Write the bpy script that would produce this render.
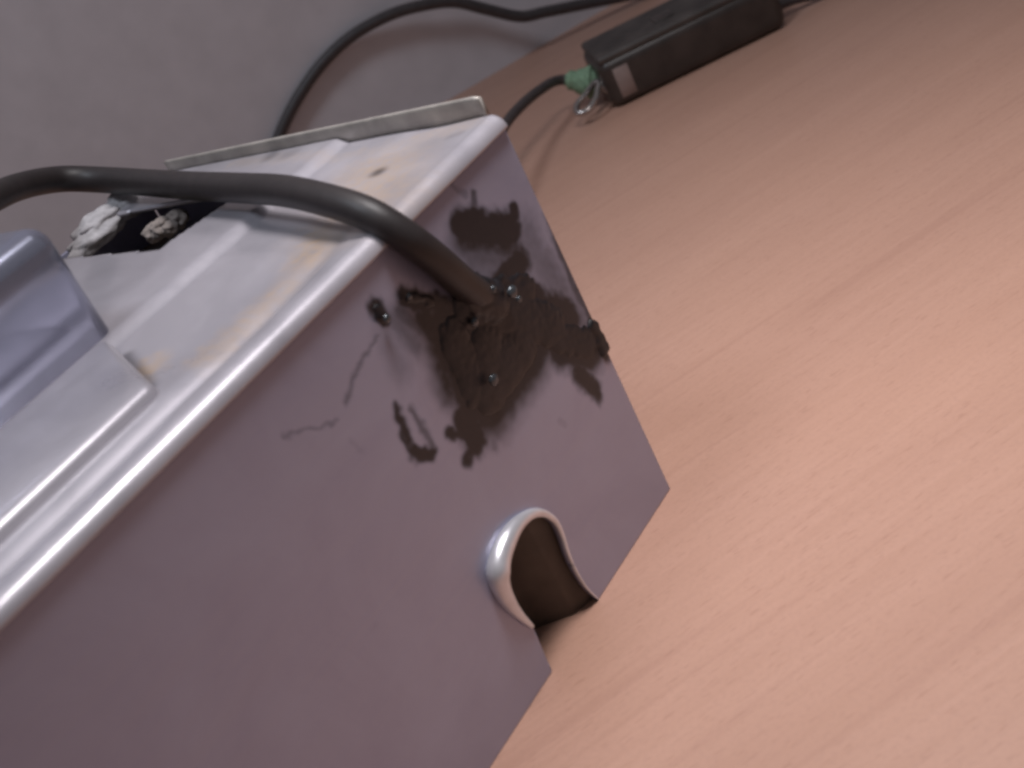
import bpy, bmesh, math, random
import numpy as np
from mathutils import Vector, Matrix, noise

random.seed(4)
scene = bpy.context.scene
for o in list(bpy.data.objects):
    bpy.data.objects.remove(o)
COL = scene.collection

# ------------------------------------------------------------------ camera
# Case coordinates in millimetres: u runs along the case towards the camera, v across it
# (0 = front panel), w up from its top face (the desk is at w = -80).
def W(u, v, w):
    return Vector((-u, v, w + 80.0)) / 1000.0

CAM_POS = W(169.157, -146.190, 68.949)
RIGHT = Vector((0.4925214, -0.7724592, -0.4009107))
UP = Vector((0.6054932, -0.0267539, 0.7953996))
BACK = Vector((-0.6251405, -0.6345005, 0.4545420))
cam_data = bpy.data.cameras.new('camera')
cam = bpy.data.objects.new('camera', cam_data)
COL.objects.link(cam)
m = Matrix((RIGHT, UP, BACK)).transposed().to_4x4()
m.translation = CAM_POS
cam.matrix_world = m
cam_data.sensor_width = 36.0
cam_data.lens = 1400.0 / 1024.0 * 36.0
cam_data.clip_start = 0.005
cam_data.clip_end = 50.0
cam_data.dof.use_dof = True
cam_data.dof.focus_distance = 0.275
cam_data.dof.aperture_fstop = 28.0
scene.camera = cam
scene.render.resolution_x = 1024
scene.render.resolution_y = 768

# ------------------------------------------------------------------ light
world = bpy.data.worlds.new('World')
scene.world = world
world.use_nodes = True
bg = world.node_tree.nodes['Background']
bg.inputs[0].default_value = (0.95, 0.93, 1.0, 1)
bg.inputs[1].default_value = 0.12

def area(name, pos, target, size, power, color, size_y=None):
    ld = bpy.data.lights.new(name, 'AREA')
    ld.energy = power
    ld.color = color
    ld.size = size
    if size_y:
        ld.shape = 'RECTANGLE'
        ld.size_y = size_y
    lo = bpy.data.objects.new(name, ld)
    COL.objects.link(lo)
    lo.location = pos
    lo.rotation_euler = (Vector(target) - Vector(pos)).to_track_quat('-Z', 'Y').to_euler()
    return lo

key = area('desk_lamp', (0.04, -0.07, 0.36), (0.0, -0.03, 0.0), 0.09, 0.25, (1.0, 0.96, 0.97), 0.09)
key.data.spread = math.radians(80)
area('overhead_fill', (-0.25, 0.10, 0.72), (0.10, 0.08, 0.05), 0.17, 1.6, (0.80, 0.88, 1.0), 0.17)  # added second overhead light, for the wall, the top and the cable's shadow

scene.view_settings.view_transform = 'Standard'
scene.view_settings.look = 'None'
scene.view_settings.gamma = 1.0
scene.view_settings.exposure = 0.0
scene.cycles.filter_width = 2.9

# ------------------------------------------------------------------ helpers
def ray(px, py):
    return (RIGHT * (px - 512) - UP * (py - 384) - BACK * 1400.0) / 1400.0

def at(px, py, depth):                       # point at a given distance in mm along the view
    return CAM_POS + ray(px, py) * depth / 1000.0

def hit(px, py, p0, nrm):
    r = ray(px, py)
    return CAM_POS + r * ((p0 - CAM_POS).dot(nrm) / r.dot(nrm))

def to_uvw(p):
    return (-p.x * 1000, p.y * 1000, p.z * 1000 - 80)

def on_desk(px, py, h=0.0):
    return hit(px, py, Vector((0, 0, h / 1000)), Vector((0, 0, 1)))

def on_panel(px, py):
    u, v, w = to_uvw(hit(px, py, W(0, 0, 0), Vector((0, 1, 0))))
    return (u, w)

def on_top(px, py):
    u, v, w = to_uvw(hit(px, py, W(0, 0, 0), Vector((0, 0, 1))))
    return (u, v)

def link(name, me, mat=None, parent=None, smooth=True):
    o = bpy.data.objects.new(name, me)
    COL.objects.link(o)
    if mat:
        me.materials.append(mat)
    if smooth:
        for p in me.polygons:
            p.use_smooth = True
    if parent:
        o.parent = parent
        o.matrix_parent_inverse = parent.matrix_world.inverted()
    return o

def mesh_from(name, verts, faces):
    me = bpy.data.meshes.new(name)
    me.from_pydata([tuple(v) for v in verts], [], faces)
    me.update()
    return me

def bm_obj(name, bm, mat=None, parent=None, smooth=True):
    bmesh.ops.recalc_face_normals(bm, faces=bm.faces)
    me = bpy.data.meshes.new(name)
    bm.to_mesh(me)
    bm.free()
    return link(name, me, mat, parent, smooth)

def thing(name, label, cat, loc, group=None):
    o = bpy.data.objects.new(name, None)
    o.empty_display_size = 0.01
    COL.objects.link(o)
    o.location = loc
    o['label'] = label
    o['category'] = cat
    if group:
        o['group'] = group
    bpy.context.view_layer.update()
    return o

def tag(o, label, cat, group=None):
    o['label'] = label
    o['category'] = cat
    if group:
        o['group'] = group
    return o

def bevel_box(bm, mat4, size, r, seg=3):
    res = bmesh.ops.create_cube(bm, size=1.0, matrix=mat4 @ Matrix.Diagonal((*size, 1)))
    vs = res['verts']
    es = {e for v in vs for e in v.link_edges}
    bmesh.ops.bevel(bm, geom=list(es), offset=r, segments=seg, profile=0.5, affect='EDGES')

def catmull(pts, n=10):
    P = [pts[0] * 2 - pts[1]] + list(pts) + [pts[-1] * 2 - pts[-2]]
    out = []
    for i in range(1, len(P) - 2):
        a, b, c, d = P[i - 1], P[i], P[i + 1], P[i + 2]
        for k in range(n):
            t = k / n
            out.append(0.5 * ((2 * b) + (c - a) * t + (2 * a - 5 * b + 4 * c - d) * t * t + (3 * b - a - 3 * c + d) * t ** 3))
    out.append(P[-2])
    return out

def tube_bm(bm, pts, rad, seg=16, caps=True):
    """rad: number or function of t in 0..1"""
    n = len(pts)
    rings = []
    up = Vector((0.3, 0.2, 1)).normalized()
    for i, p in enumerate(pts):
        t = (pts[min(i + 1, n - 1)] - pts[max(i - 1, 0)]).normalized()
        x = up - t * up.dot(t)
        x.normalize()
        up = x
        y = t.cross(x)
        r = rad(i / (n - 1)) if callable(rad) else rad
        rings.append([bm.verts.new(p + (x * math.cos(2 * math.pi * k / seg) + y * math.sin(2 * math.pi * k / seg)) * r) for k in range(seg)])
    for a, b in zip(rings, rings[1:]):
        for k in range(seg):
            bm.faces.new((a[k], a[(k + 1) % seg], b[(k + 1) % seg], b[k]))
    if caps:
        bm.faces.new(rings[0][::-1])
        bm.faces.new(rings[-1])

# ------------------------------------------------------------------ materials
def new_mat(name):
    mt = bpy.data.materials.new(name)
    mt.use_nodes = True
    nt = mt.node_tree
    return mt, nt, nt.nodes['Principled BSDF']

def N(nt, kind, **kw):
    n = nt.nodes.new(kind)
    for k, v in kw.items():
        if hasattr(n, k):
            setattr(n, k, v)
        else:
            n.inputs[k.replace('_', ' ')].default_value = v
    return n

def mixc(nt, fac, a, b, blend='MIX'):
    n = nt.nodes.new('ShaderNodeMix')
    n.data_type = 'RGBA'
    n.blend_type = blend
    for s, v in ((0, fac), (6, a), (7, b)):
        if hasattr(v, 'is_linked') or hasattr(v, 'links'):
            nt.links.new(v, n.inputs[s])
        else:
            n.inputs[s].default_value = v
    return n.outputs[2]

def ramp(nt, src, p0, p1, c0=(0, 0, 0, 1), c1=(1, 1, 1, 1)):
    r = nt.nodes.new('ShaderNodeValToRGB')
    r.color_ramp.elements[0].position = p0
    r.color_ramp.elements[1].position = p1
    r.color_ramp.elements[0].color = c0
    r.color_ramp.elements[1].color = c1
    nt.links.new(src, r.inputs[0])
    return r.outputs[0]

def plain(name, color, rough, metal=0.0, var=0.15, scale=300.0, bump=0.0):
    mt, nt, b = new_mat(name)
    tc = N(nt, 'ShaderNodeTexCoord')
    ns = N(nt, 'ShaderNodeTexNoise', Scale=scale, Detail=5.0)
    nt.links.new(tc.outputs['Object'], ns.inputs['Vector'])
    dark = tuple(c * (1 - var) for c in color) + (1,)
    lite = tuple(min(1, c * (1 + var)) for c in color) + (1,)
    nt.links.new(ramp(nt, ns.outputs[0], 0.3, 0.7, dark, lite), b.inputs['Base Color'])
    b.inputs['Roughness'].default_value = rough
    b.inputs['Metallic'].default_value = metal
    if bump:
        bp = N(nt, 'ShaderNodeBump')
        bp.inputs['Strength'].default_value = bump
        bp.inputs['Distance'].default_value = 0.0004
        nt.links.new(ns.outputs[0], bp.inputs['Height'])
        nt.links.new(bp.outputs[0], b.inputs['Normal'])
    return mt

GRAIN = Vector((-72.4, 45.5, 0)).normalized()      # direction of the wood grain and of the wall

def wood_mat():
    mt, nt, b = new_mat('beech_laminate')
    tc = N(nt, 'ShaderNodeTexCoord')
    mp = N(nt, 'ShaderNodeMapping')
    ang = math.atan2(GRAIN.y, GRAIN.x)
    mp.vector_type = 'TEXTURE'
    mp.inputs['Rotation'].default_value = (0, 0, ang)
    nt.links.new(tc.outputs['Object'], mp.inputs['Vector'])

    def stretched(sx, sy, detail, dist=0.0):
        s = N(nt, 'ShaderNodeMapping')
        s.inputs['Scale'].default_value = (sx, sy, 1)
        nt.links.new(mp.outputs[0], s.inputs['Vector'])
        n = N(nt, 'ShaderNodeTexNoise', Scale=1.0, Detail=detail, Distortion=dist)
        nt.links.new(s.outputs[0], n.inputs['Vector'])
        return n.outputs[0]
    broad = stretched(7, 80, 5, 0.6)
    fine = stretched(45, 620, 4)
    fleck = stretched(280, 1700, 1)
    blot = stretched(14, 20, 3)
    c = ramp(nt, broad, 0.30, 0.72, (0.48, 0.274, 0.203, 1), (0.53, 0.310, 0.232, 1))
    c = mixc(nt, ramp(nt, fine, 0.35, 0.7, (0, 0, 0, 1), (0.35, 0.35, 0.35, 1)), c, (0.42, 0.235, 0.165, 1))
    c = mixc(nt, ramp(nt, fleck, 0.62, 0.72, (0, 0, 0, 1), (0.45, 0.45, 0.45, 1)), c, (0.33, 0.17, 0.12, 1))
    c = mixc(nt, ramp(nt, blot, 0.35, 0.7, (0, 0, 0, 1), (0.3, 0.3, 0.3, 1)), c, (0.56, 0.32, 0.225, 1))
    pores = N(nt, 'ShaderNodeTexNoise', Scale=1100.0, Detail=2.0)
    nt.links.new(mp.outputs[0], pores.inputs['Vector'])
    c = mixc(nt, ramp(nt, pores.outputs[0], 0.45, 0.7, (0, 0, 0, 1), (0.22, 0.22, 0.22, 1)), c, (0.38, 0.22, 0.17, 1))
    lines = stretched(4, 210, 2, 0.8)
    c = mixc(nt, ramp(nt, lines, 0.60, 0.68, (0, 0, 0, 1), (0.22, 0.22, 0.22, 1)), c, (0.36, 0.19, 0.14, 1))
    nt.links.new(c, b.inputs['Base Color'])
    b.inputs['Roughness'].default_value = 0.42
    bp = N(nt, 'ShaderNodeBump')
    bp.inputs['Strength'].default_value = 0.12
    bp.inputs['Distance'].default_value = 0.0003
    nt.links.new(fine, bp.inputs['Height'])
    nt.links.new(bp.outputs[0], b.inputs['Normal'])
    return mt

def metal_mat(name, lo, hi, metallic, coat):
    """dull galvanised sheet; attributes: stain (dark glue smears, spots and painted contact shade) and rust"""
    mt, nt, b = new_mat(name)
    tc = N(nt, 'ShaderNodeTexCoord')
    n1 = N(nt, 'ShaderNodeTexNoise', Scale=38.0, Detail=7.0, Roughness=0.62, Distortion=0.5)
    n2 = N(nt, 'ShaderNodeTexNoise', Scale=900.0, Detail=3.0)
    mp = N(nt, 'ShaderNodeMapping')
    mp.inputs['Scale'].default_value = (25, 900, 900)
    nt.links.new(tc.outputs['Object'], mp.inputs['Vector'])
    n3 = N(nt, 'ShaderNodeTexNoise', Scale=1.0, Detail=3.0)
    nt.links.new(mp.outputs[0], n3.inputs['Vector'])
    for n in (n1, n2):
        nt.links.new(tc.outputs['Object'], n.inputs['Vector'])
    c = ramp(nt, n1.outputs[0], 0.3, 0.72, lo, hi)
    c = mixc(nt, ramp(nt, n3.outputs[0], 0.4, 0.75, (0, 0, 0, 1), (0.15, 0.15, 0.15, 1)), c, (0.40, 0.37, 0.42, 1))
    ar = N(nt, 'ShaderNodeAttribute')
    ar.attribute_name = 'rust'
    c = mixc(nt, ar.outputs['Fac'], c, (0.44, 0.29, 0.15, 1))
    a = N(nt, 'ShaderNodeAttribute')
    a.attribute_name = 'stain'
    c = mixc(nt, a.outputs['Fac'], c, (0.014, 0.012, 0.015, 1))
    nt.links.new(c, b.inputs['Base Color'])
    mth = N(nt, 'ShaderNodeMath', operation='MAXIMUM')
    nt.links.new(ar.outputs['Fac'], mth.inputs[0])
    nt.links.new(a.outputs['Fac'], mth.inputs[1])
    mr = N(nt, 'ShaderNodeMapRange')
    mr.inputs['To Min'].default_value = metallic
    mr.inputs['To Max'].default_value = 0.0
    nt.links.new(mth.outputs[0], mr.inputs['Value'])
    nt.links.new(mr.outputs[0], b.inputs['Metallic'])
    rr = N(nt, 'ShaderNodeMapRange')
    rr.inputs['From Min'].default_value = 0.3
    rr.inputs['From Max'].default_value = 0.7
    rr.inputs['To Min'].default_value = 0.27
    rr.inputs['To Max'].default_value = 0.5
    nt.links.new(n1.outputs[0], rr.inputs['Value'])
    nt.links.new(rr.outputs[0], b.inputs['Roughness'])
    bp = N(nt, 'ShaderNodeBump')
    cw = N(nt, 'ShaderNodeMapRange')
    cw.inputs['To Min'].default_value = coat
    cw.inputs['To Max'].default_value = 0.0
    nt.links.new(mth.outputs[0], cw.inputs['Value'])
    nt.links.new(cw.outputs[0], b.inputs['Coat Weight'])
    b.inputs['Coat Roughness'].default_value = 0.11
    bp.inputs['Strength'].default_value = 0.10
    bp.inputs['Distance'].default_value = 0.0002
    nt.links.new(n2.outputs[0], bp.inputs['Height'])
    nt.links.new(bp.outputs[0], b.inputs['Normal'])
    return mt

M_WOOD = wood_mat()
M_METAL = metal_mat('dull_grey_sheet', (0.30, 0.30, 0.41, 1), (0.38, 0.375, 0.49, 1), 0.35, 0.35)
M_TOP = metal_mat('galvanised_sheet_lit', (0.38, 0.36, 0.395, 1), (0.52, 0.49, 0.53, 1), 0.3, 0.9)  # same sheet as the panel, base colour raised for light falling on top
M_WALL = plain('painted_wall', (0.66, 0.62, 0.64), 0.75, 0, 0.05, 90, 0.2)
M_BLUE = plain('brushed_can', (0.33, 0.34, 0.43), 0.2, 0.75, 0.08, 120)
M_RIM = plain('bare_steel_rim', (0.72, 0.72, 0.76), 0.33, 0.5, 0.08, 300, 0.1)
M_CABLE = plain('black_pvc', (0.024, 0.019, 0.019), 0.5, 0, 0.15, 400, 0.15)
M_THIN = plain('thin_black_pvc', (0.055, 0.045, 0.045), 0.5, 0, 0.15, 400)
M_ADAPT = plain('black_plastic', (0.040, 0.030, 0.026), 0.38, 0, 0.25, 160, 0.2)
M_ADAPT_TOP = plain('worn_black_plastic', (0.055, 0.045, 0.040), 0.55, 0, 0.4, 130, 0.2)
M_LABEL = plain('dull_label', (0.27, 0.20, 0.18), 0.6, 0, 0.1, 300)
M_GREEN = plain('green_thread', (0.20, 0.31, 0.20), 0.8, 0, 0.3, 900, 0.6)
M_DARK = plain('inner_shade', (0.10, 0.08, 0.066), 0.7, 0, 0.2, 200)  # dark colour standing in for shade inside the hollow case
M_FOAM = plain('torn_foam', (0.42, 0.40, 0.41), 0.95, 0, 0.22, 600, 0.4)
M_FOAM2 = plain('dusty_foam', (0.26, 0.22, 0.20), 0.95, 0, 0.25, 600, 0.4)
M_GLUE = plain('black_glue', (0.012, 0.010, 0.012), 0.45, 0, 0.25, 250, 0.1)

M_LOOP = plain('dull_wire', (0.42, 0.38, 0.36), 0.18, 0.85, 0.1, 400)

# ------------------------------------------------------------------ setting
def sheet(name, corners, mat):
    me = mesh_from(name, corners, [tuple(range(len(corners)))])
    o = link(name, me, mat, None, False)
    o['kind'] = 'structure'
    return o

WALL_P = W(-292.9, 170.1, -80)
WALL_N = Vector((-GRAIN.y, GRAIN.x, 0)) * 1.0
if WALL_N.dot(CAM_POS - WALL_P) < 0:
    WALL_N = -WALL_N
a, b_ = WALL_P - GRAIN * 2.2, WALL_P + GRAIN * 2.2
sheet('desk', [a + GRAIN * 0, b_, b_ + WALL_N * 2.0, a + WALL_N * 2.0], M_WOOD)
wall = sheet('wall', [a - Vector((0, 0, .05)), b_ - Vector((0, 0, .05)), b_ + Vector((0, 0, 1.6)), a + Vector((0, 0, 1.6))], M_WALL)

def on_wall(px, py, off):
    return hit(px, py, WALL_P + WALL_N * off / 1000, WALL_N)

# ------------------------------------------------------------------ metal case
case = thing('metal_case', 'silver sheet metal case with black glue smears and a cable glued into its front', 'metal case', W(40, 45, -80))

def seg_field(U, V, strokes, conv, signed=False):
    """soft painted field; strokes: (points px, radius px, strength, softness)"""
    out = np.full_like(U, -1.0) if signed else np.zeros_like(U)
    for pts, r, s, soft in strokes:
        q = [conv(*p) for p in pts]
        # local pixel size in mm
        e = conv(pts[0][0] + 4, pts[0][1] + 4)
        mm = math.hypot(e[0] - q[0][0], e[1] - q[0][1]) / 5.66
        R = r * mm
        d = np.full_like(U, 1e9)
        if len(q) == 1:
            d = np.hypot(U - q[0][0], V - q[0][1])
        for (x0, y0), (x1, y1) in zip(q, q[1:]):
            L = max((x1 - x0) ** 2 + (y1 - y0) ** 2, 1e-6)
            t = np.clip(((U - x0) * (x1 - x0) + (V - y0) * (y1 - y0)) / L, 0, 1)
            d = np.minimum(d, np.hypot(U - x0 - t * (x1 - x0), V - y0 - t * (y1 - y0)))
        if signed:                      # height in mm, negative outside the stroke
            x = np.clip((R - d) / (R * soft), -1, 1)
            out = np.maximum(out, np.where(x > 0, s * np.sqrt(np.maximum(x * (2 - x), 0)), x))
            continue
        x = np.clip((R * (1 + soft) - d) / (R * 2 * soft + 1e-6), 0, 1)
        out = np.maximum(out, s * x * x * (3 - 2 * x))
    return out

STAIN = [
    # upper blot
    ([(462, 226), (478, 224)], 16, 1.0, .4), ([(478, 230), (510, 230)], 16, 1.0, .5), ([(464, 238), (508, 242)], 18, .85, .7),
    ([(514, 212), (510, 226)], 8, 1.0, .4), ([(474, 212), (474, 194)], 3, .7, .7),
    ([(448, 182), (466, 196)], 2.5, .35, .8), ([(474, 254), (508, 258)], 19, .66, .9), ([(520, 235), (548, 275)], 16, .5, .95),
    ([(488, 268), (505, 272)], 15, .45, .9),
    # right side
    ([(528, 230), (562, 312)], 15, .5, .9), ([(549, 218), (574, 285), (598, 330)], 6, .75, .8),
    ([(545, 262), (590, 338)], 14, .55, .9),
    # main mass
    ([(520, 262), (500, 285), (540, 300)], 15, .95, .5), ([(470, 305), (520, 315), (562, 325)], 30, 1, .45), ([(555, 300), (585, 345)], 11, .8, .9),
    ([(404, 297), (440, 304)], 10, 1, .5), ([(425, 318), (445, 345)], 16, .9, .7), ([(392, 318), (418, 345)], 11, .55, .9), ([(376, 306), (384, 318)], 9, .95, .45),
    ([(400, 312), (424, 330)], 9, .7, .7), ([(450, 330), (478, 395)], 30, 1, .5),
    ([(530, 345), (490, 400)], 29, .97, .55), ([(560, 345), (590, 350)], 19, .92, .45),
    ([(592, 322), (606, 352)], 7, .95, .5), ([(578, 372), (594, 388)], 9, .9, .5), ([(598, 396)], 6, .9, .6),
    ([(438, 345), (450, 388)], 16, .85, .8), ([(486, 340), (490, 360)], 20, 1, .5),
    ([(464, 420), (476, 438)], 15, 1, .4), ([(448, 434), (466, 436)], 5, .9, .6),
    ([(476, 440), (468, 458)], 6, .9, .6), ([(468, 460)], 7, .9, .6), ([(492, 432), (494, 446)], 5, .5, .8),
    # loop at lower left
    ([(396, 409), (404, 432), (412, 450)], 5.5, .88, .5), ([(411, 409), (430, 440), (433, 452)], 3.5, .6, .7),
    ([(414, 452), (432, 454)], 7, .92, .5),
    ([(388, 336), (400, 366)], 13, .32, .9),
    # scratches
    ([(377, 335), (358, 368), (345, 402)], 2.2, .5, .8), ([(282, 436), (338, 422)], 1.8, .42, .8),
    ([(350, 440), (362, 450)], 2.0, .12, .9), ([(560, 420), (566, 424)], 2.0, .15, .9), ([(205, 610), (262, 655)], 1.2, .07, .9),
    ([(366, 634), (374, 626)], 2.2, .22, .8), ([(338, 650), (344, 655)], 2.5, .18, .8), ([(318, 678), (326, 672)], 2.2, .15, .8),
]

def warp(U, V, amp=0.35):
    u2, v2 = U.copy(), V.copy()
    f = U.ravel(); g = V.ravel()
    a1 = np.array([noise.noise(Vector((x * .55, y * .55, 1.7))) for x, y in zip(f, g)]).reshape(U.shape)
    a2 = np.array([noise.noise(Vector((x * .55, y * .55, 9.1))) for x, y in zip(f, g)]).reshape(U.shape)
    a3 = np.array([noise.noise(Vector((x * .9, y * .9, 5.1))) for x, y in zip(f, g)]).reshape(U.shape)
    return U + amp * (a1 * 2 + a3), V + amp * (a2 * 2 - a3), a3

# front panel: u 0..220, w -80..-2.2 with an arched notch in its lower edge
_raw = [on_panel(*p) for p in [(532, 625), (518, 611), (508, 598), (501, 584), (499, 571), (502, 556), (510, 538), (520, 525), (532, 517),
                               (544, 517), (554, 524), (561, 538), (566, 553), (574, 570), (586, 588), (601, 602)]]
ARCH = [Vector((p[0], 0, p[1])) for p in _raw]
ARCH = catmull(ARCH, 6)
POLY = [(47.4, -80.4), (47.0, -77.0)] + [(p.x, p.z) for p in ARCH] + [(29.0, -80.4)]
PX = np.array(POLY)
def poly_in(x, y):
    c = False
    for (x0, y0), (x1, y1) in zip(POLY, POLY[1:] + POLY[:1]):
        if (y0 > y) != (y1 > y) and x < (x1 - x0) * (y - y0) / (y1 - y0) + x0:
            c = not c
    return c
def poly_near(x, y):
    A0, A1 = PX[:-1], PX[1:]
    dd = A1 - A0
    t = np.clip((((x, y) - A0) * dd).sum(1) / np.maximum((dd * dd).sum(1), 1e-9), 0, 1)
    q = A0 + dd * t[:, None]
    r = np.hypot(q[:, 0] - x, q[:, 1] - y)
    k = int(r.argmin())
    return r[k], q[k]

us = np.concatenate([np.arange(0.0, 72.01, 0.36), np.linspace(76, 230, 24)])
ws = np.arange(-80.0, -1.99, 0.39)
Ug, Wg = np.meshgrid(us, ws, indexing='ij')
fine_n = int((us <= 72.1).sum())
stain = np.zeros_like(Ug)
wu, wv, nz = warp(Ug[:fine_n], Wg[:fine_n])
stain[:fine_n] = seg_field(wu, wv, STAIN, on_panel)
wu2 = Ug[fine_n:]; stain[fine_n:] = seg_field(wu2, Wg[fine_n:], STAIN, on_panel)
stain[:fine_n] = np.where(stain[:fine_n] > .3, stain[:fine_n] * 1.22 - .066, stain[:fine_n]) * (1 + 0.12 * nz)
stain = np.clip(stain, 0, 1)

verts, idx, faces = [], {}, []
inside = np.zeros(Ug.shape, bool)
P_u = Ug.copy()
P_w = Wg.copy()
u_lo, u_hi, w_hi = PX[:, 0].min(), PX[:, 0].max(), PX[:, 1].max()
for i in range(fine_n):
    if not (u_lo < us[i] < u_hi): continue
    for j in range(len(ws)):
        if ws[j] > w_hi or not poly_in(us[i], ws[j]): continue
        r, q = poly_near(us[i], ws[j])
        if r > 0.42:
            inside[i, j] = True
        else:
            P_u[i, j] = q[0]
            P_w[i, j] = max(q[1], -80.0)
nu, nw = Ug.shape
keep = {}
attr = []
def vid(i, j):
    if (i, j) not in keep:
        keep[(i, j)] = len(verts)
        verts.append(W(P_u[i, j], 0.0, P_w[i, j]))
        attr.append(stain[i, j])
    return keep[(i, j)]
for i in range(nu - 1):
    for j in range(nw - 1):
        if inside[i, j] or inside[i + 1, j] or inside[i, j + 1] or inside[i + 1, j + 1]:
            continue
        faces.append((vid(i, j), vid(i, j + 1), vid(i + 1, j + 1), vid(i + 1, j)))
me = mesh_from('front_panel', verts, faces)
at_ = me.attributes.new('stain', 'FLOAT', 'POINT')
at_.data.foreach_set('value', np.array(attr, dtype=np.float32))
panel = link('front_panel', me, M_METAL, case)
md = panel.modifiers.new('sheet', 'SOLIDIFY'); md.thickness = 0.0009; md.offset = -1

# top cover: profile across v, extruded along u; rounded ridge at the front, a shallow fold, a cut-out
prof = []
R = 1.8
for k in range(11):
    t = k / 10 * math.pi / 2
    prof.append((R - R * math.cos(t), -R + R * math.sin(t)))
def top_w(v):
    # shallow hollow next to the ridge, then the fold
    s = 0.0
    if v > R: s -= 0.3 * math.exp(-((v - 12) / 7.0) ** 2)
    x = min(max((v - 34.5) / 3.4, 0), 1)
    return s + 1.2 * x * x * (3 - 2 * x)
base_off = top_w(R)
v = R + .25
while v < 97.0:
    prof.append((v, top_w(v) - base_off * math.exp(-(v - R) / 2)))
    v += 0.55
prof.append((97.0, top_w(97)))
us2 = np.concatenate([np.arange(0.0, 78.01, 0.55), np.linspace(82, 230, 20)])
pv = np.array([p[0] for p in prof]); pw = np.array([p[1] for p in prof])
U2, V2 = np.meshgrid(us2, pv, indexing='ij')
RUST = [
    ([(376, 176), (372, 205), (352, 222)], 16, .42, .9), ([(384, 172)], 5, .45, .8), ([(350, 205), (365, 218)], 9, .5, .9),
    ([(325, 235), (310, 262)], 8, .5, .9), ([(290, 285), (240, 330), (205, 360)], 6, .35, .9),
    ([(470, 128), (420, 142)], 5, .25, .9), ([(150, 372), (140, 384)], 7, .55, .9),
    ([(450, 130), (400, 150), (330, 165), (240, 172)], 3, .18, .9),
]
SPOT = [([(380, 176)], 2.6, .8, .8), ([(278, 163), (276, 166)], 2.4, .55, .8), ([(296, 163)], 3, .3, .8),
        ([(452, 141), (462, 138)], 1.5, .3, .8), ([(150, 392), (140, 380), (128, 362)], 3.5, .75, .8)]  # last stroke paints the contact shade along the plate's end
wu, wv, nz = warp(U2, V2, 0.9)
rust = np.clip(seg_field(wu, wv, RUST, on_top) * (1 + .8 * nz), 0, 1)
spot_and_shade = np.clip(seg_field(U2, V2, SPOT, on_top), 0, 1)
# cut-out with slanted sides reaching the left edge
def in_cut(u, v):
    if v < 49.0: return False
    lo = 15.0 + 0.02 * (v - 49)
    hi = 19.0 + (v - 49.0) * 3.0 if v < 53.4 else 34.2 - (v - 53.4) * 0.06
    return lo < u < hi
verts, faces, attr, attr2, keep = [], [], [], [], {}
def vid2(i, j):
    if (i, j) not in keep:
        keep[(i, j)] = len(verts)
        # rounded far corner and the slight unevenness of hand-bent sheet
        dw = 0.12 * noise.noise(Vector((U2[i, j] * .05, V2[i, j] * .07, 3.3)))
        if pv[j] < R + 1: dw = 0.0
        gq = min(max((U2[i, j] - 30) / 35, 0), 1)
        dw -= 1.5 * gq * math.exp(-((pv[j] - 7.0) / 2.0) ** 2) if pv[j] > R else 0.0
        verts.append(W(U2[i, j], pv[j], pw[j] + dw))
        attr.append(spot_and_shade[i, j]); attr2.append(rust[i, j])
    return keep[(i, j)]
for i in range(len(us2) - 1):
    for j in range(len(pv) - 1):
        uc = (us2[i] + us2[i + 1]) / 2; vc = (pv[j] + pv[j + 1]) / 2
        if in_cut(uc, vc): continue
        faces.append((vid2(i, j), vid2(i, j + 1), vid2(i + 1, j + 1), vid2(i + 1, j)))
me = mesh_from('top_cover', verts, faces)
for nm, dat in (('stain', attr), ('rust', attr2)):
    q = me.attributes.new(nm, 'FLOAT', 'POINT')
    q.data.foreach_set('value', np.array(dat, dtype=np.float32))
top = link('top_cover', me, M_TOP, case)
md = top.modifiers.new('sheet', 'SOLIDIFY'); md.thickness = 0.0009; md.offset = 1

# end wall, left wall
def box_part(name, u0, u1, v0, v1, w0, w1, r, mat, parent=case, seg=3):
    bm = bmesh.new()
    c = (W(u0, v0, w0) + W(u1, v1, w1)) / 2
    bevel_box(bm, Matrix.Translation(c), (abs(u1 - u0) / 1000, abs(v1 - v0) / 1000, abs(w1 - w0) / 1000), r / 1000, seg)
    return bm_obj(name, bm, mat, parent)
box_part('end_wall', 0.0, 0.9, 1.0, 96.0, -80, -1.2, 0.2, M_METAL)
box_part('side_wall', 1.0, 228, 96.1, 97.0, -80, -0.6, 0.2, M_METAL)

# standing lip along the far end of the top
bm = bmesh.new()
lip_pts = []
prev = None
nv = 60
sec = [(-1.3, -1.2), (-1.0, 3.9), (-0.95, 4.2), (-0.75, 4.35), (-0.4, 4.35), (-0.18, 4.2), (-0.1, 3.9), (-0.1, -0.4)]
for k in range(nv + 1):
    v = 2.6 + (86.5 - 2.6) * k / nv
    wob = 0.06 * noise.noise(Vector((v * .06, 0, 2)))
    hs = 1.0 if k > 0 else 0.93
    ring = [bm.verts.new(W(a_ + wob, v, b2 * hs)) for a_, b2 in sec]
    if prev:
        for q in range(len(sec)):
            bm.faces.new((prev[q], prev[(q + 1) % len(sec)], ring[(q + 1) % len(sec)], ring[q]))
    else:
        bm.faces.new(ring)
    prev = ring
bm.faces.new(prev[::-1])
bm_obj('raised_lip', bm, plain('brown_grey_edge', (0.36, 0.33, 0.30), 0.42, 0.3, 0.2, 200), case)  # lip in a browner, darker grey than the top cover

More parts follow.
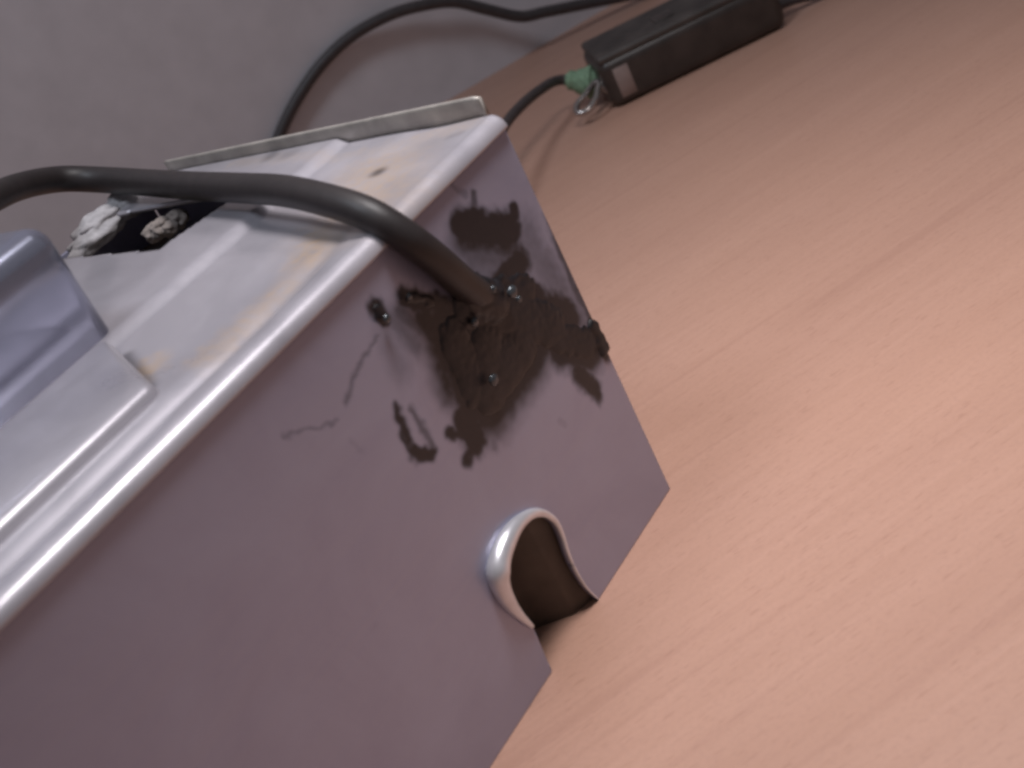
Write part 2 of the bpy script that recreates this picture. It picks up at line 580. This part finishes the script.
# overlapping cover plate and the raised can behind it
def prism(name, outline, w0, w1, r, mat, seg=4):
    bm = bmesh.new()
    lo = [bm.verts.new(W(u, v, w0)) for u, v in outline]
    hi = [bm.verts.new(W(u, v, w1)) for u, v in outline]
    bm.faces.new(lo[::-1]); bm.faces.new(hi)
    n = len(outline)
    for i in range(n):
        bm.faces.new((lo[i], lo[(i + 1) % n], hi[(i + 1) % n], hi[i]))
    bmesh.ops.recalc_face_normals(bm, faces=bm.faces)
    es = [e for e in bm.edges if not (e.verts[0] in lo and e.verts[1] in lo)]
    bmesh.ops.bevel(bm, geom=es, offset=r / 1000, segments=seg, profile=0.5, affect='EDGES')
    return bm_obj(name, bm, mat, case)
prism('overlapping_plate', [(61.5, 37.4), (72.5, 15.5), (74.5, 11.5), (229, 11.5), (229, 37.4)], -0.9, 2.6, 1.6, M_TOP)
prism('raised_can', [(58.5, 38), (229, 38), (229, 88), (58.5, 88)], 0.2, 22.0, 3.6, M_BLUE, 6)

# dark blocks added behind the openings to stand in for the shade inside
prism('notch_shade_block', [(29.6, 1.1), (34, 3), (37.6, 8.3), (50, 20), (50, 26), (34, 12), (26.5, 4.5)], -79.9, -30, 0.3, M_DARK, 1)
box_part('cutout_shade_block', 6, 120, 40, 94, -30, -9, 1, M_DARK)

# rolled rim round the notch: wide and bright on the near side, thin on the far side
def sm(L):
    return [Vector((p[0], 0, p[1])) for p in L]
outl = ARCH
nrp = len(outl)
def rim_r(t):
    pts_ = [(0, .4), (.12, 1.3), (.26, 2.1), (.38, 1.7), (.5, 1.0), (.62, .6), (1, .12)]
    return float(np.interp(t, [p[0] for p in pts_], [p[1] for p in pts_])) / 1000
cc = Vector((38.5, 0, -68))
pts3 = []
for k, p in enumerate(outl):
    t = k / (nrp - 1)
    d = (p - cc).normalized() * rim_r(t) * 1000 * 0.75
    pts3.append(W(p.x + d.x, -0.5 * rim_r(t) * 1000, p.z + d.z))
bm = bmesh.new()
tube_bm(bm, pts3, rim_r, 18)
bm_obj('notch_rim', bm, M_RIM, case)

# thick glue relief
GLUE = [
    ([(468, 304), (520, 314), (552, 326)], 19, .9, .9), ([(502, 290), (526, 290)], 12, .8, .9),
    ([(455, 338), (474, 385)], 18, .8, .9), ([(520, 346), (488, 388)], 20, .8, .9),
    ([(488, 342), (488, 362)], 20, .9, .9), ([(558, 338), (588, 342)], 12, .6, .9), ([(593, 326), (604, 350)], 5.5, 1.2, .8),
    ([(492, 302), (474, 294)], 18, 4.0, .95), ([(378, 309), (383, 318)], 5, .7, .9), ([(408, 297), (432, 301)], 4.5, .6, .9),
]
gu = np.arange(-0.6, 50.0, 0.22); gw = np.arange(-58, -2.6, 0.22)
GU, GW = np.meshgrid(gu, gw, indexing='ij')
wu, wv, nz = warp(GU, GW, 0.3)
Hh = seg_field(wu, wv, GLUE, on_panel, True)
Hh = (Hh + 0.12 * nz) * 0.5
verts, faces, keep = [], [], {}
def vid3(i, j):
    if (i, j) not in keep:
        keep[(i, j)] = len(verts)
        verts.append(W(GU[i, j], -max(Hh[i, j], -0.45), GW[i, j]))
    return keep[(i, j)]
for i in range(len(gu) - 1):
    for j in range(len(gw) - 1):
        if max(Hh[i, j], Hh[i + 1, j], Hh[i, j + 1], Hh[i + 1, j + 1]) > 0.0:
            faces.append((vid3(i, j), vid3(i, j + 1), vid3(i + 1, j + 1), vid3(i + 1, j)))
link('glue_smear', mesh_from('glue_smear', verts, faces), M_GLUE, case)

# small shiny beads in the glue
def bead(px, py, r, mat, h=0.8):
    u, w = on_panel(px, py)
    bm = bmesh.new()
    bmesh.ops.create_icosphere(bm, subdivisions=3, radius=r / 1000)
    for v in bm.verts:
        v.co *= 1 + .12 * noise.noise(v.co * 1500 + Vector((px, py, 0)))
        v.co.y *= .6
    bmesh.ops.translate(bm, verts=bm.verts, vec=W(u, -h, w))
    return bm_obj('glue_bead', bm, mat, case)
M_BEAD = plain('shiny_glue', (0.10, 0.11, 0.12), 0.12, 0.6, 0.2, 300)
for q in [(500, 293, 1.1, 2.6), (484, 290, .7, 2.0), (470, 322, .8, 1.0), (381, 319, .7, 1.2), (405, 297, .55, .9), (486, 380, 1.0, 1.6), (510, 300, .6, 1.9)]:
    bead(q[0], q[1], q[2], M_BEAD, q[3])

# ------------------------------------------------------------------ thick cable glued into the panel
path = [(502, 316, 243), (490, 306, 233), (477, 295, 224.5), (459, 280, 218.5), (435, 259, 212.5), (406, 237, 208.5), (370, 215, 208), (330, 201, 213), (285, 191, 224), (240, 188, 237),
        (195, 186, 251), (150, 183, 266), (105, 180, 277), (62, 179, 277), (25, 185, 268), (-5, 197, 256), (-50, 225, 240), (-110, 270, 225)]
pts = catmull([at(*p) for p in path], 12)
bm = bmesh.new()
tube_bm(bm, pts, lambda t: 0.0026 if t > .15 else 0.0026 + .0006 * (1 - t / .15), 24)
o = bm_obj('thick_cable', bm, M_CABLE)
tag(o, 'thick black cable arching over the metal case into the black glue', 'cable')

# ------------------------------------------------------------------ thin cable on the wall
path = [(250, 230, 2.2), (264, 180, 2.2), (281, 132, 2.4), (298, 98, 2.6), (322, 64, 3), (352, 36, 4), (390, 15, 6), (425, 5, 8), (455, 2, 9), (485, 9, 10), (520, 16.5, 11), (545, 12, 12), (580, 5, 13), (625, -4, 15), (700, -22, 20)]
pts = catmull([on_wall(*p) for p in path], 12)
bm = bmesh.new()
tube_bm(bm, pts, 0.0022, 14)
o = bm_obj('thin_cable', bm, M_THIN)
tag(o, 'thin dark cable looping up behind the metal case against the grey wall', 'cable')

# ------------------------------------------------------------------ adapter on the desk
A = W(-185.5, 110.0, -80); B = W(-226.0, 66.8, -80)
D = (B - A).normalized(); Np = Vector((0, 0, 1)).cross(D)
if Np.dot(CAM_POS - A) > 0: Np = -Np
L, WD, HT = 0.0600, 0.0270, 0.0180
adapter = thing('inline_adapter', 'black oblong adapter on the desk with green bound cable end and small wire loop', 'adapter', A + D * L / 2 + Np * WD / 2)
fr = Matrix((D, Np, Vector((0, 0, 1)))).transposed().to_4x4()
fr.translation = A
def ad_box(name, x0, x1, y0, y1, z0, z1, r, mat, seg=4):
    bm = bmesh.new()
    c = Vector(((x0 + x1) / 2, (y0 + y1) / 2, (z0 + z1) / 2)) / 1000
    bevel_box(bm, Matrix.Translation(c), ((x1 - x0) / 1000, (y1 - y0) / 1000, (z1 - z0) / 1000), r / 1000, seg)
    bmesh.ops.transform(bm, matrix=fr, verts=bm.verts)
    return bm_obj(name, bm, mat, adapter)
ad_box('body', -3.5, 59, 0, 27, 0.1, 16.6, 3.8, M_ADAPT, 6)
ad_box('lid', -2.6, 58, 0.7, 26.3, 15.2, 18.0, 1.2, M_ADAPT_TOP, 4)
ad_box('label_sticker', 0.6, 5.8, -0.12, 0.6, 3.0, 13.0, 0.05, M_LABEL, 1)
ad_box('button', 20, 27, 8, 15, 17.4, 18.5, 0.4, M_ADAPT)
# cable + green binding
end = fr @ Vector((-3.0, 11, 7)) * 1.0
path = [fr @ (Vector((2, 14, 8)) / 1000), fr @ (Vector((-5, 14, 8)) / 1000), at(560, 80, 462), at(540, 90, 452), at(520, 107, 440), at(503, 128, 425), at(488, 160, 405)]
pts = catmull(path, 12)
bm = bmesh.new(); tube_bm(bm, pts, 0.0017, 14)
bm_obj('cable', bm, M_THIN, adapter)
c0 = fr @ (Vector((-3.0, 14, 8)) / 1000); c1 = pts[26]
for k in range(9):
    t = k / 8
    p = pts[13 + int(round(t * 7))]
    p2 = pts[14 + int(round(t * 7))]
    tt = (p2 - p).normalized()
    r = 0.0047 - 0.0022 * min(1, t * 1.3)
    x = Vector((0, 0, 1)); x = (x - tt * x.dot(tt)).normalized(); y = tt.cross(x)
    ring = [p + (x * math.cos(s / 20 * 2 * math.pi) + y * math.sin(s / 20 * 2 * math.pi)) * r for s in range(20)]
    bm = bmesh.new()
    n = 20
    rr = []
    for s in range(n):
        cdir = (ring[s] - p).normalized()
        rr.append([bm.verts.new(ring[s] + (cdir * math.cos(q / 8 * 2 * math.pi) + tt * math.sin(q / 8 * 2 * math.pi)) * 0.00085) for q in range(8)])
    for s in range(n):
        for q in range(8):
            bm.faces.new((rr[s][q], rr[s][(q + 1) % 8], rr[(s + 1) % n][(q + 1) % 8], rr[(s + 1) % n][q]))
    # solid core of the binding
    bmesh.ops.create_uvsphere(bm, u_segments=12, v_segments=8, radius=r, matrix=Matrix.Translation(p))
    bm_obj('green_binding', bm, M_GREEN, adapter)
# clear loop hanging at the front of the cable end
lc = on_desk(587, 108, 2.0)
bm = bmesh.new()
p0 = fr @ (Vector((-2.5, 3, 6)) / 1000)
l1 = catmull([p0, at(600, 84, 452), at(596, 98, 450), at(588, 110, 449), at(578, 113, 450), at(577, 105, 452), at(586, 94, 453), at(596, 82, 455), p0 + Vector((0, .001, .001))], 8)
tube_bm(bm, l1, 0.0010, 12)
bm_obj('wire_loop', bm, M_LOOP, adapter)
# cord leaving at the far end
pts = catmull([fr @ (Vector(q) / 1000) for q in [(55, 10, 5), (64, 10, 4.5), (75, 10, 2.5), (95, 8, 2), (130, 4, 2)]], 8)
bm = bmesh.new(); tube_bm(bm, pts, 0.0017, 12)
bm_obj('cable', bm, M_THIN, adapter)

# ------------------------------------------------------------------ torn foam at the cut-out
def foam(px, py, depth, sx, sy, sz, seed, mat, label, rot=0.0):
    c = at(px, py, depth)
    bm = bmesh.new()
    rnd = random.Random(int(seed * 10))
    for k in range(7):
        res = bmesh.ops.create_icosphere(bm, subdivisions=4, radius=1.0)
        off = Vector((rnd.uniform(-.7, .7), rnd.uniform(-.5, .5), rnd.uniform(-.4, .3)))
        sc = rnd.uniform(.45, .75)
        for v in res['verts']:
            n1 = noise.noise(v.co * 1.5 + Vector((seed, k, 0)))
            n2 = noise.noise(v.co * 3.6 + Vector((k, seed, 0)))
            n3 = noise.noise(v.co * 9.0 + Vector((0, seed, k)))
            q = v.co * sc * (1 + .4 * n1 + .10 * n2 + .03 * n3) + off
            v.co = Vector((q.x * sx, q.y * sy, q.z * sz)) / 1000
    bmesh.ops.rotate(bm, verts=bm.verts, matrix=Matrix.Rotation(rot, 3, 'Z'))
    bmesh.ops.translate(bm, verts=bm.verts, vec=c)
    o = bm_obj('foam_scrap', bm, mat)
    return tag(o, label, 'foam')
foam(114, 215, 277, 9.5, 4.6, 3.2, 1.3, M_FOAM, 'pale torn foam lump at the left end of the case opening', -0.1)
foam(167, 222, 263, 3.2, 3.6, 2.4, 7.7, M_FOAM2, 'small brownish foam tuft in the middle of the case opening')
